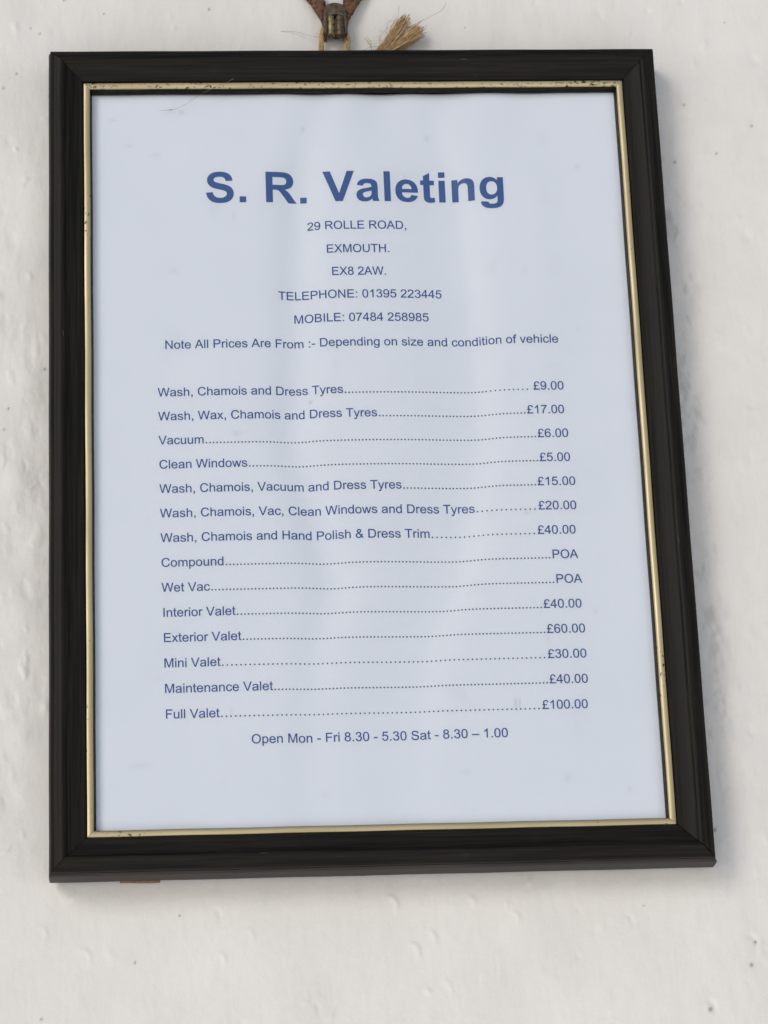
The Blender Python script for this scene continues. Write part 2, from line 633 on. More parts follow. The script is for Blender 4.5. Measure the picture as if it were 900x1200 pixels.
MARKS = [(-20.5, 17.0, .5, .6, .7), (-48, 4.5, 1.6, .8, .22), (49, -100, .45, 2.2, .45), (50.5, -100, .35, 1.8, .35),
         (-57, -45.5, 5, .5, .35), (-52, -101, .4, 1.6, .25), (18, 108, .6, 1.6, .25), (-20, 129, .6, .9, .45), (27, 125, 1.0, 1.5, .25),
         (-92, 133, 1.5, .7, .2), (-66, 136, 1.2, .8, .35), (-76, 118, 2.2, .9, .18), (-86, 122, 1.4, .8, .2), (84, 112, 1.4, 1, .2),
         (58, -62, .5, .5, .35), (57, -28, .7, .7, .3), (80, -66, 1, 1.2, .16), (62, -76, 1.2, 2, .12), (66, -128, 1, 1.5, .2),
         (88, -132, .8, .8, .3), (70, 30, 2.5, .8, .1), (-30, 60, 1.5, .7, .12), (50, 70, 1.0, 3, .12), (-70, 70, 1.5, 1, .14),
         (-47, 92, .6, 2, .15), (80, 45, .6, .6, .25), (-85, -120, 4, 1, .12), (-20, -132, 1.5, 1, .15), (30, -125, 2, 1, .12)]
sheet = build_paper()

# glyph outlines (2048 units per em, quadratic), drawn for this sheet's plain sans serif
REG = {
'&': "M973 173Q880 76 773 28Q663 -24 541 -24Q316 -24 184 128Q77 252 77 405Q77 541 164.5 650.5Q252 760 426 843Q327 957 294 1028Q261 1099 261 1165Q261 1297 364.5 1394Q468 1491 625 1491Q775 1491 870.5 1399Q966 1307 966 1178Q966 969 689 821L952 486Q997 574 1022 690L1209 650Q1161 458 1079 334Q1180 200 1308 109L1187 -34Q1078 36 973 173ZM607 935Q724 1004 758.5 1056Q793 1108 793 1171Q793 1246 745.5 1293.5Q698 1341 627 1341Q554 1341 505.5 1294Q457 1247 457 1179Q457 1145 474.5 1107.5Q492 1070 527 1028ZM858 319L528 728Q382 641 331 566.5Q280 492 280 419Q280 330 351 234Q422 138 552 138Q633 138 719.5 188.5Q806 239 858 319Z",
'£': "M60 0V150Q230 250 262 450Q275 550 262 640H70V780H232Q196 900 196 1030Q196 1220 318 1345Q430 1466 620 1466Q800 1466 910 1370Q1015 1275 1040 1110L862 1075Q850 1190 790 1252Q725 1318 620 1318Q512 1318 446 1248Q382 1175 382 1050Q382 960 425 780H760V640H452Q465 520 440 420Q405 290 310 175H1070V0Z",
'A': "M-3 0L560 1466H769L1369 0H1148L977 444H364L203 0ZM420 602H917L764 1008Q694 1193 660 1312Q632 1171 581 1032Z",
'B': "M150 0V1466H700Q868 1466 969.5 1421.5Q1071 1377 1128.5 1284.5Q1186 1192 1186 1091Q1186 997 1135 914Q1084 831 981 780Q1114 741 1185.5 647Q1257 553 1257 425Q1257 322 1213.5 233.5Q1170 145 1106 97Q1042 49 945.5 24.5Q849 0 709 0ZM344 850H661Q790 850 846 867Q920 889 957.5 940Q995 991 995 1068Q995 1141 960 1196.5Q925 1252 860 1272.5Q795 1293 637 1293H344ZM344 173H709Q803 173 841 180Q908 192 953 220Q998 248 1027 301.5Q1056 355 1056 425Q1056 507 1014 567.5Q972 628 897.5 652.5Q823 677 683 677H344Z",
'C': "M1204 514L1398 465Q1337 226 1178.5 100.5Q1020 -25 791 -25Q554 -25 405.5 71.5Q257 168 179.5 351Q102 534 102 744Q102 973 189.5 1143.5Q277 1314 438.5 1402.5Q600 1491 794 1491Q1014 1491 1164 1379Q1314 1267 1373 1064L1182 1019Q1131 1179 1034 1252Q937 1325 790 1325Q621 1325 507.5 1244Q394 1163 348 1026.5Q302 890 302 745Q302 558 356.5 418.5Q411 279 526 210Q641 141 775 141Q938 141 1051 235Q1164 329 1204 514Z",
'D': "M158 0V1466H663Q834 1466 924 1445Q1050 1416 1139 1340Q1255 1242 1312.5 1089.5Q1370 937 1370 741Q1370 574 1331 445Q1292 316 1231 231.5Q1170 147 1097.5 98.5Q1025 50 922.5 25Q820 0 687 0ZM352 173H665Q810 173 892.5 200Q975 227 1024 276Q1093 345 1131.5 461.5Q1170 578 1170 744Q1170 974 1094.5 1097.5Q1019 1221 911 1263Q833 1293 660 1293H352Z",
'E': "M162 0V1466H1222V1293H356V844H1167V672H356V173H1256V0Z",
'F': "M168 0V1466H1157V1293H362V839H1050V666H362V0Z",
'H': "M164 0V1466H358V864H1120V1466H1314V0H1120V691H358V0Z",
'I': "M191 0V1466H385V0Z",
'L': "M150 0V1466H344V173H1066V0Z",
'M': "M152 0V1466H444L791 428Q839 283 861 211Q886 291 939 446L1290 1466H1551V0H1364V1227L938 0H763L339 1248V0Z",
'N': "M156 0V1466H355L1125 315V1466H1311V0H1112L342 1152V0Z",
'O': "M99 714Q99 1079 295 1285.5Q491 1492 801 1492Q1004 1492 1167 1395Q1330 1298 1415.5 1124.5Q1501 951 1501 731Q1501 508 1411 332Q1321 156 1156 65.5Q991 -25 800 -25Q593 -25 430 75Q267 175 183 348Q99 521 99 714ZM299 711Q299 446 441.5 293.5Q584 141 799 141Q1018 141 1159.5 295Q1301 449 1301 732Q1301 911 1240.5 1044.5Q1180 1178 1063.5 1251.5Q947 1325 802 1325Q596 1325 447.5 1183.5Q299 1042 299 711Z",
'P': "M158 0V1466H711Q857 1466 934 1452Q1042 1434 1115 1383.5Q1188 1333 1232.5 1242Q1277 1151 1277 1042Q1277 855 1158 725.5Q1039 596 728 596H352V0ZM352 769H731Q919 769 998 839Q1077 909 1077 1036Q1077 1128 1030.5 1193.5Q984 1259 908 1280Q859 1293 727 1293H352Z",
'R': "M161 0V1466H811Q1007 1466 1109 1426.5Q1211 1387 1272 1287Q1333 1187 1333 1066Q1333 910 1232 803Q1131 696 920 667Q997 630 1037 594Q1122 516 1198 399L1453 0H1209L1015 305Q930 437 875 507Q820 577 776.5 605Q733 633 688 644Q655 651 580 651H355V0ZM355 819H772Q905 819 980 846.5Q1055 874 1094 934.5Q1133 995 1133 1066Q1133 1170 1057.5 1237Q982 1304 819 1304H355Z",
'S': "M92 471L275 487Q288 377 335.5 306.5Q383 236 483 192.5Q583 149 708 149Q819 149 904 182Q989 215 1030.5 272.5Q1072 330 1072 398Q1072 467 1032 518.5Q992 570 900 605Q841 628 639 676.5Q437 725 356 768Q251 823 199.5 904.5Q148 986 148 1087Q148 1198 211 1294.5Q274 1391 395 1441Q516 1491 664 1491Q827 1491 951.5 1438.5Q1076 1386 1143 1284Q1210 1182 1215 1053L1029 1039Q1014 1178 927.5 1249Q841 1320 672 1320Q496 1320 415.5 1255.5Q335 1191 335 1100Q335 1021 392 970Q448 919 684.5 865.5Q921 812 1009 772Q1137 713 1198 622.5Q1259 532 1259 414Q1259 297 1192 193.5Q1125 90 999.5 32.5Q874 -25 717 -25Q518 -25 383.5 33Q249 91 172.5 207.5Q96 324 92 471Z",
'T': "M531 0V1293H48V1466H1210V1293H725V0Z",
'U': "M1120 1466H1314V619Q1314 398 1264 268Q1214 138 1083.5 56.5Q953 -25 741 -25Q535 -25 404 46Q273 117 217 251.5Q161 386 161 619V1466H355V620Q355 429 390.5 338.5Q426 248 512.5 199Q599 150 724 150Q938 150 1029 247Q1120 344 1120 620Z",
'V': "M577 0L9 1466H219L600 401Q646 273 677 161Q711 281 756 401L1152 1466H1350L776 0Z",
'W': "M414 0L25 1466H224L447 505Q483 354 509 205Q565 440 575 476L854 1466H1088L1298 724Q1377 448 1412 205Q1440 344 1485 524L1715 1466H1910L1508 0H1321L1012 1117Q973 1257 966 1289Q943 1188 923 1117L612 0Z",
'X': "M9 0L576 764L76 1466H307L573 1090Q656 973 691 910Q740 990 807 1077L1102 1466H1313L798 775L1353 0H1113L744 523Q713 568 680 621Q631 541 610 511L242 0Z",
'a': "M828 131Q728 46 635.5 11Q543 -24 437 -24Q262 -24 168 61.5Q74 147 74 280Q74 358 109.5 422.5Q145 487 202.5 526Q260 565 332 585Q385 599 492 612Q710 638 813 674Q814 711 814 721Q814 831 763 876Q694 937 558 937Q431 937 370.5 892.5Q310 848 281 735L105 759Q129 872 184 941.5Q239 1011 343 1048.5Q447 1086 584 1086Q720 1086 805 1054Q890 1022 930 973.5Q970 925 986 851Q995 805 995 685V445Q995 194 1006.5 127.5Q1018 61 1052 0H864Q836 56 828 131ZM813 533Q715 493 519 465Q408 449 362 429Q316 409 291 370.5Q266 332 266 285Q266 213 320.5 165Q375 117 480 117Q584 117 665 162.5Q746 208 784 287Q813 348 813 467Z",
'c': "M828 389L1005 366Q976 183 856.5 79.5Q737 -24 563 -24Q345 -24 212.5 118.5Q80 261 80 527Q80 699 137 828Q194 957 310.5 1021.5Q427 1086 564 1086Q737 1086 847 998.5Q957 911 988 750L813 723Q788 830 724.5 884Q661 938 571 938Q435 938 350 840.5Q265 743 265 532Q265 318 347 221Q429 124 561 124Q667 124 738 189Q809 254 828 389Z",
'd': "M824 0V134Q723 -24 527 -24Q400 -24 293.5 46Q187 116 128.5 241.5Q70 367 70 530Q70 689 123 818.5Q176 948 282 1017Q388 1086 519 1086Q615 1086 690 1045.5Q765 1005 812 940V1466H991V0ZM255 530Q255 326 341 225Q427 124 544 124Q662 124 744.5 220.5Q827 317 827 515Q827 733 743 835Q659 937 536 937Q416 937 335.5 839Q255 741 255 530Z",
'e': "M862 342L1048 319Q1004 156 885 66Q766 -24 581 -24Q348 -24 211.5 119.5Q75 263 75 522Q75 790 213 938Q351 1086 571 1086Q784 1086 919 941Q1054 796 1054 533Q1054 517 1053 485H261Q271 310 360 217Q449 124 582 124Q681 124 751 176Q821 228 862 342ZM271 633H864Q852 767 796 834Q710 938 573 938Q449 938 364.5 855Q280 772 271 633Z",
'f': "M178 0V922H19V1062H178V1175Q178 1282 197 1334Q223 1404 288.5 1447.5Q354 1491 472 1491Q548 1491 640 1473L613 1316Q557 1326 507 1326Q425 1326 391 1291Q357 1256 357 1160V1062H564V922H357V0Z",
'g': "M102 -88L277 -114Q288 -195 338 -232Q405 -282 521 -282Q646 -282 714 -232Q782 -182 806 -92Q820 -37 819 139Q701 0 525 0Q306 0 186 158Q66 316 66 537Q66 689 121 817.5Q176 946 280.5 1016Q385 1086 526 1086Q714 1086 836 934V1062H1002V144Q1002 -104 951.5 -207.5Q901 -311 791.5 -371Q682 -431 522 -431Q332 -431 215 -345.5Q98 -260 102 -88ZM251 550Q251 341 334 245Q417 149 542 149Q666 149 750 244.5Q834 340 834 544Q834 739 747.5 838Q661 937 539 937Q419 937 335 839.5Q251 742 251 550Z",
'h': "M135 0V1466H315V940Q441 1086 633 1086Q751 1086 838 1039.5Q925 993 962.5 911Q1000 829 1000 673V0H820V673Q820 808 761.5 869.5Q703 931 596 931Q516 931 445.5 889.5Q375 848 345 777Q315 706 315 581V0Z",
'i': "M136 1259V1466H316V1259ZM136 0V1062H316V0Z",
'l': "M131 0V1466H311V0Z",
'm': "M135 0V1062H296V913Q346 991 429 1038.5Q512 1086 618 1086Q736 1086 811.5 1037Q887 988 918 900Q1044 1086 1246 1086Q1404 1086 1489 998.5Q1574 911 1574 729V0H1395V669Q1395 777 1377.5 824.5Q1360 872 1314 901Q1268 930 1206 930Q1094 930 1020 855.5Q946 781 946 617V0H766V690Q766 810 722 870Q678 930 578 930Q502 930 437.5 890Q373 850 344 773Q315 696 315 551V0Z",
'n': "M135 0V1062H297V911Q414 1086 635 1086Q731 1086 811.5 1051.5Q892 1017 932 961Q972 905 988 828Q998 778 998 653V0H818V646Q818 756 797 810.5Q776 865 722.5 897.5Q669 930 597 930Q482 930 398.5 857Q315 784 315 580V0Z",
'o': "M68 531Q68 826 232 968Q369 1086 566 1086Q785 1086 924 942.5Q1063 799 1063 546Q1063 341 1001.5 223.5Q940 106 822.5 41Q705 -24 566 -24Q343 -24 205.5 119Q68 262 68 531ZM253 531Q253 327 342 225.5Q431 124 566 124Q700 124 789 226Q878 328 878 537Q878 734 788.5 835.5Q699 937 566 937Q431 937 342 836Q253 735 253 531Z",
'p': "M135 -407V1062H299V924Q357 1005 430 1045.5Q503 1086 607 1086Q743 1086 847 1016Q951 946 1004 818.5Q1057 691 1057 539Q1057 376 998.5 245.5Q940 115 828.5 45.5Q717 -24 594 -24Q504 -24 432.5 14Q361 52 315 110V-407ZM298 525Q298 320 381 222Q464 124 582 124Q702 124 787.5 225.5Q873 327 873 540Q873 743 789.5 844Q706 945 590 945Q475 945 386.5 837.5Q298 730 298 525Z",
'r': "M133 0V1062H295V901Q357 1014 409.5 1050Q462 1086 525 1086Q616 1086 710 1028L648 861Q582 900 516 900Q457 900 410 864.5Q363 829 343 766Q313 670 313 556V0Z",
's': "M63 317L241 345Q256 238 324.5 181Q393 124 516 124Q640 124 700 174.5Q760 225 760 293Q760 354 707 389Q670 413 523 450Q325 500 248.5 536.5Q172 573 132.5 637.5Q93 702 93 780Q93 851 125.5 911.5Q158 972 214 1012Q256 1043 328.5 1064.5Q401 1086 484 1086Q609 1086 703.5 1050Q798 1014 843 952.5Q888 891 905 788L729 764Q717 846 659.5 892Q602 938 497 938Q373 938 320 897Q267 856 267 801Q267 766 289 738Q311 709 358 690Q385 680 517 644Q708 593 783.5 560.5Q859 528 902 466Q945 404 945 312Q945 222 892.5 142.5Q840 63 741 19.5Q642 -24 517 -24Q310 -24 201.5 62Q93 148 63 317Z",
't': "M528 161L554 2Q478 -14 418 -14Q320 -14 266 17Q212 48 190 98.5Q168 149 168 311V922H36V1062H168V1325L347 1433V1062H528V922H347V301Q347 224 356.5 202Q366 180 387.5 167Q409 154 449 154Q479 154 528 161Z",
'u': "M831 0V156Q707 -24 494 -24Q400 -24 318.5 12Q237 48 197.5 102.5Q158 157 142 236Q131 289 131 404V1062H311V473Q311 332 322 283Q339 212 394 171.5Q449 131 530 131Q611 131 682 172.5Q753 214 782.5 285.5Q812 357 812 493V1062H992V0Z",
'v': "M430 0L26 1062H216L444 426Q481 323 512 212Q536 296 579 414L815 1062H1000L598 0Z",
'w': "M331 0L6 1062H192L361 449L424 221Q428 238 479 440L648 1062H833L992 446L1045 243L1106 448L1288 1062H1463L1131 0H944L775 636L734 817L519 0Z",
'x': "M15 0L403 552L44 1062H269L432 813Q478 742 506 694Q550 760 587 811L766 1062H981L614 562L1009 0H788L570 330L512 419L233 0Z",
'y': "M127 -409L107 -240Q166 -256 210 -256Q270 -256 306 -236Q342 -216 365 -180Q382 -153 420 -46Q425 -31 436 -2L33 1062H227L448 447Q491 330 525 201Q556 325 599 443L826 1062H1006L602 -18Q537 -193 501 -259Q453 -348 391 -389.5Q329 -431 243 -431Q191 -431 127 -409Z",
'z': "M40 0V146L716 922Q601 916 513 916H80V1062H948V943L373 269L262 146Q383 155 489 155H980V0Z",
'0': "M85 723Q85 983 138.5 1141.5Q192 1300 297.5 1386Q403 1472 563 1472Q681 1472 770 1424.5Q859 1377 917 1287.5Q975 1198 1008 1069.5Q1041 941 1041 723Q1041 465 988 306.5Q935 148 829.5 61.5Q724 -25 563 -25Q351 -25 230 127Q85 310 85 723ZM270 723Q270 362 354.5 242.5Q439 123 563 123Q687 123 771.5 243Q856 363 856 723Q856 1085 771.5 1204Q687 1323 561 1323Q437 1323 363 1218Q270 1084 270 723Z",
'1': "M763 0H583V1147Q518 1085 412.5 1023Q307 961 223 930V1104Q374 1175 487 1276Q600 1377 647 1472H763Z",
'2': "M1031 173V0H62Q60 65 83 125Q120 224 201.5 320Q283 416 437 542Q676 738 760 852.5Q844 967 844 1069Q844 1176 767.5 1249.5Q691 1323 568 1323Q438 1323 360 1245Q282 1167 281 1029L96 1048Q115 1255 239 1363.5Q363 1472 572 1472Q783 1472 906 1355Q1029 1238 1029 1065Q1029 977 993 892Q957 807 873.5 713Q790 619 596 455Q434 319 388 270.5Q342 222 312 173Z",
'3': "M86 387L266 411Q297 258 371.5 190.5Q446 123 553 123Q680 123 767.5 211Q855 299 855 429Q855 553 774 633.5Q693 714 568 714Q517 714 441 694L461 852Q479 850 490 850Q605 850 697 910Q789 970 789 1095Q789 1194 722 1259Q655 1324 549 1324Q444 1324 374 1258Q304 1192 284 1060L104 1092Q137 1273 254 1372.5Q371 1472 545 1472Q665 1472 766 1420.5Q867 1369 920.5 1280Q974 1191 974 1091Q974 996 923 918Q872 840 772 794Q902 764 974 669.5Q1046 575 1046 433Q1046 241 906 107.5Q766 -26 552 -26Q359 -26 231.5 89Q104 204 86 387Z",
'4': "M662 0V351H26V516L695 1466H842V516H1040V351H842V0ZM662 516V1177L203 516Z",
'5': "M85 384L274 400Q295 262 371.5 192.5Q448 123 556 123Q686 123 776 221Q866 319 866 481Q866 635 779.5 724Q693 813 553 813Q466 813 396 773.5Q326 734 286 671L117 693L259 1446H988V1274H403L324 880Q456 972 601 972Q793 972 925 839Q1057 706 1057 497Q1057 298 941 153Q800 -25 556 -25Q356 -25 229.5 87Q103 199 85 384Z",
'6': "M1019 1107L840 1093Q816 1199 772 1247Q699 1324 592 1324Q506 1324 441 1276Q356 1214 307 1095Q258 976 256 756Q321 855 415 903Q509 951 612 951Q792 951 918.5 818.5Q1045 686 1045 476Q1045 338 985.5 219.5Q926 101 822 38Q718 -25 586 -25Q361 -25 219 140.5Q77 306 77 686Q77 1111 234 1304Q371 1472 603 1472Q776 1472 886.5 1375Q997 1278 1019 1107ZM284 475Q284 382 323.5 297Q363 212 434 167.5Q505 123 583 123Q697 123 779 215Q861 307 861 465Q861 617 780 704.5Q699 792 576 792Q454 792 369 704.5Q284 617 284 475Z",
'7': "M97 1274V1447H1046V1307Q906 1158 768.5 911Q631 664 556 403Q502 219 487 0H302Q305 173 370 418Q435 663 556.5 890.5Q678 1118 815 1274Z",
'8': "M362 795Q250 836 196 912Q142 988 142 1094Q142 1254 257 1363Q372 1472 563 1472Q755 1472 872 1360.5Q989 1249 989 1089Q989 987 935.5 911.5Q882 836 773 795Q908 751 978.5 653Q1049 555 1049 419Q1049 231 916 103Q783 -25 566 -25Q349 -25 216 103.5Q83 232 83 424Q83 567 155.5 663.5Q228 760 362 795ZM326 1100Q326 996 393 930Q460 864 567 864Q671 864 737.5 929.5Q804 995 804 1090Q804 1189 735.5 1256.5Q667 1324 565 1324Q462 1324 394 1258Q326 1192 326 1100ZM268 423Q268 346 304.5 274Q341 202 413 162.5Q485 123 568 123Q697 123 781 206Q865 289 865 417Q865 547 778.5 632Q692 717 561 717Q433 717 350.5 632.5Q268 548 268 423Z",
'.': "M186 0V205H391V0Z",
',': "M182 0V205H387V0Q387 -113 347 -182.5Q307 -252 220 -290L170 -213Q227 -188 254 -139.5Q281 -91 284 0Z",
':': "M185 857V1062H390V857ZM185 0V205H390V0Z",
'-': "M65 440V621H618V440Z",
'–': "M0 450V612H1139V450Z",
}
BOLD = {
'S': "M74 477L362 505Q388 360 467.5 292Q547 224 682 224Q825 224 897.5 284.5Q970 345 970 426Q970 478 939.5 514.5Q909 551 833 578Q781 596 596 642Q358 701 262 787Q127 908 127 1082Q127 1194 190.5 1291.5Q254 1389 373.5 1440Q493 1491 662 1491Q938 1491 1077.5 1370Q1217 1249 1224 1047L928 1034Q909 1147 846.5 1196.5Q784 1246 659 1246Q530 1246 457 1193Q410 1159 410 1102Q410 1050 454 1013Q510 966 726 915Q942 864 1045.5 809.5Q1149 755 1207.5 660.5Q1266 566 1266 427Q1266 301 1196 191Q1126 81 998 27.5Q870 -26 679 -26Q401 -26 252 102.5Q103 231 74 477Z",
'.': "M147 0V281H428V0Z",
'R': "M150 0V1466H773Q1008 1466 1114.5 1426.5Q1221 1387 1285 1286Q1349 1185 1349 1055Q1349 890 1252 782.5Q1155 675 962 647Q1058 591 1120.5 524Q1183 457 1289 286L1468 0H1114L900 319Q786 490 744 534.5Q702 579 655 595.5Q608 612 506 612H446V0ZM446 846H665Q878 846 931 864Q984 882 1014 926Q1044 970 1044 1036Q1044 1110 1004.5 1155.5Q965 1201 893 1213Q857 1218 677 1218H446Z",
'V': "M523 0L-1 1466H320L691 381L1050 1466H1364L839 0Z",
'a': "M357 738L102 784Q145 938 250 1012Q355 1086 562 1086Q750 1086 842 1041.5Q934 997 971.5 928.5Q1009 860 1009 677L1006 349Q1006 209 1019.5 142.5Q1033 76 1070 0H792Q781 28 765 83Q758 108 755 116Q683 46 601 11Q519 -24 426 -24Q262 -24 167.5 65Q73 154 73 290Q73 380 116 450.5Q159 521 236.5 558.5Q314 596 460 624Q657 661 733 693V721Q733 802 693 836.5Q653 871 542 871Q467 871 425 841.5Q383 812 357 738ZM733 510Q679 492 562 467Q445 442 409 418Q354 379 354 319Q354 260 398 217Q442 174 510 174Q586 174 655 224Q706 262 722 317Q733 353 733 454Z",
'l': "M147 0V1466H428V0Z",
'e': "M762 338L1042 291Q988 137 871.5 56.5Q755 -24 580 -24Q303 -24 170 157Q65 302 65 523Q65 787 203 936.5Q341 1086 552 1086Q789 1086 926 929.5Q1063 773 1057 450H353Q356 325 421 255.5Q486 186 583 186Q649 186 694 222Q739 258 762 338ZM778 622Q775 744 715 807.5Q655 871 569 871Q477 871 417 804Q357 737 358 622Z",
't': "M634 1062V838H442V410Q442 280 447.5 258.5Q453 237 472.5 223Q492 209 520 209Q559 209 633 236L657 18Q559 -24 435 -24Q359 -24 298 1.5Q237 27 208.5 67.5Q180 108 169 177Q160 226 160 375V838H31V1062H160V1273L442 1437V1062Z",
'i': "M147 1206V1466H428V1206ZM147 0V1062H428V0Z",
'n': "M1113 0H832V542Q832 714 814 764.5Q796 815 755.5 843Q715 871 658 871Q585 871 527 831Q469 791 447.5 725Q426 659 426 481V0H145V1062H406V906Q545 1086 756 1086Q849 1086 926 1052.5Q1003 1019 1042.5 967Q1082 915 1097.5 849Q1113 783 1113 660Z",
'g': "M121 -70L442 -109Q450 -165 479 -186Q519 -216 605 -216Q715 -216 770 -183Q807 -161 826 -112Q839 -77 839 17V172Q713 0 521 0Q307 0 182 181Q84 324 84 537Q84 804 212.5 945Q341 1086 532 1086Q729 1086 857 913V1062H1120V109Q1120 -79 1089 -172Q1058 -265 1002 -318Q946 -371 852.5 -401Q759 -431 616 -431Q346 -431 233 -338.5Q120 -246 120 -104Q120 -90 121 -70ZM372 553Q372 384 437.5 305.5Q503 227 599 227Q702 227 773 307.5Q844 388 844 546Q844 711 776 791Q708 871 604 871Q503 871 437.5 792.5Q372 714 372 553Z",
}
ADV = dict(zip(' &,-.:', [278, 667, 278, 333, 278, 278]))
ADV.update({c: 556 for c in '0123456789£–'})
ADV.update(dict(zip('ABCDEFGHIJKLMNOPQRSTUVWXYZ', [667, 667, 722, 722, 667, 611, 778, 722, 278, 500, 667, 556, 833, 722, 778, 667, 778, 722, 667, 611, 722, 667, 944, 667, 667, 611])))
ADV.update(dict(zip('abcdefghijklmnopqrstuvwxyz', [556, 556, 500, 556, 556, 278, 556, 556, 222, 222, 500, 222, 833, 556, 556, 556, 556, 333, 500, 278, 556, 500, 722, 500, 500, 500])))
ADVB = dict(zip('S. RValeting', [667, 278, 278, 722, 667, 556, 278, 556, 333, 278, 611, 611]))


def contours(d, nq):
    out = []
    cur = None
    i = 0
    x = y = 0.0
    cmd = None
    import re
    tok = re.findall(r'[MLHVQZ]|-?\d+\.?\d*', d)
    while i < len(tok):
        if tok[i] in 'MLHVQZ':
            cmd = tok[i]
            i += 1
            if cmd == 'Z':
                if len(cur) > 1 and abs(cur[0][0] - cur[-1][0]) + abs(cur[0][1] - cur[-1][1]) < 1:
                    cur.pop()
                out.append(cur)
                continue
        if cmd == 'M':
            x, y = float(tok[i]), float(tok[i + 1])
            i += 2
            cur = [(x, y)]
        elif cmd == 'L':
            x, y = float(tok[i]), float(tok[i + 1])
            i += 2
            cur.append((x, y))
        elif cmd == 'H':
            x = float(tok[i])
            i += 1
            cur.append((x, y))
        elif cmd == 'V':
            y = float(tok[i])
            i += 1
            cur.append((x, y))
        elif cmd == 'Q':
            cx, cy, ex, ey = (float(t) for t in tok[i:i + 4])
            i += 4
            for k in range(1, nq + 1):
                t = k / nq
                cur.append(((1 - t) ** 2 * x + 2 * t * (1 - t) * cx + t * t * ex,
                            (1 - t) ** 2 * y + 2 * t * (1 - t) * cy + t * t * ey))
            x, y = ex, ey
    return out


def advance(text, bold=False):
    a = ADVB if bold else ADV
    return sum(a[c] for c in text) / 1000


SLOPE = 0.0048
FATTEN = .022                     # ink spreads a little into the paper


def glyph(c, tab, nq):
    if c == '9':                                  # the six turned half round
        return [[(1126 - x, 1447 - y) for x, y in p] for p in contours(tab['6'], nq)]
    return contours(tab[c], nq)


def fatten(pts, d):
    if not d:
        return pts
    n = len(pts)
    out = []
    for i in range(n):
        a, b, c = Vector(pts[i - 1]), Vector(pts[i]), Vector(pts[(i + 1) % n])
        e1 = (b - a).normalized()
        e2 = (c - b).normalized()
        n1 = Vector((-e1.y, e1.x))
        n2 = Vector((-e2.y, e2.x))
        m = n1 + n2
        q = max(.5, (1 + n1.dot(n2)))
        out.append(tuple(b + m * (d / q)))
    return out


def print_runs(name, runs, mat, bold=False, nq=3):
    """runs: (text, x start, x end, y at x = 0, em); glyphs are laid on the buckled sheet"""
    cu = bpy.data.curves.new(name, 'CURVE')
    cu.dimensions = '2D'
    cu.fill_mode = 'BOTH'
    tab, adv = (BOLD, ADVB) if bold else (REG, ADV)
    for text, x0, x1, y0, em in runs:
        sx = (x1 - x0) / advance(text, bold)
        x = x0
        for c in text:
            if c != ' ':
                for pts in glyph(c, tab, nq):
                    pts = fatten(pts, 0 if bold else FATTEN / sx * 2048)
                    sp = cu.splines.new('POLY')
                    sp.points.add(len(pts) - 1)
                    sp.use_cyclic_u = True
                    for p, (gx, gy) in zip(sp.points, pts):
                        X = x + gx / 2048 * sx
                        p.co = (X, y0 + SLOPE * X + gy / 2048 * em, 0, 1)
            x += adv[c] / 1000 * sx
    tmp = bpy.data.objects.new("tmp", cu)
    me = bpy.data.meshes.new_from_object(tmp)
    bpy.data.objects.remove(tmp)
    bpy.data.curves.remove(cu)
    me.name = name
    if bold:                                      # large letters get enough vertices to follow the buckles
        bm = bmesh.new()
        bm.from_mesh(me)
        for _ in range(4):
            bmesh.ops.triangulate(bm, faces=bm.faces)
            long = [e for e in bm.edges if e.calc_length() > 1.6]
            if not long:
                break
            bmesh.ops.subdivide_edges(bm, edges=long, cuts=1)
        bmesh.ops.triangulate(bm, faces=bm.faces)
        bm.to_mesh(me)
        bm.free()
    n = len(me.vertices)
    co = np.empty(n * 3)
    me.vertices.foreach_get('co', co)
    co = co.reshape(-1, 3)
    Z = paper_z(co[:, 0], co[:, 1]) + .10
    new = np.stack([co[:, 0] - FB[0], -(Z - FB[2]), co[:, 1] - FB[1]], -1) * .001
    me.vertices.foreach_set('co', new.ravel())
    me.materials.clear()
    me.materials.append(mat)
    me.update()
    return link(name, me, mat, sheet)


def leader(x0, x1, pitch, y):
    n = max(1, int((x1 - x0) / pitch))
    p = (x1 - x0) / n
    return [('.', x0 + i * p, x0 + i * p + .278 * 4.64, y, 4.64) for i in range(n)]


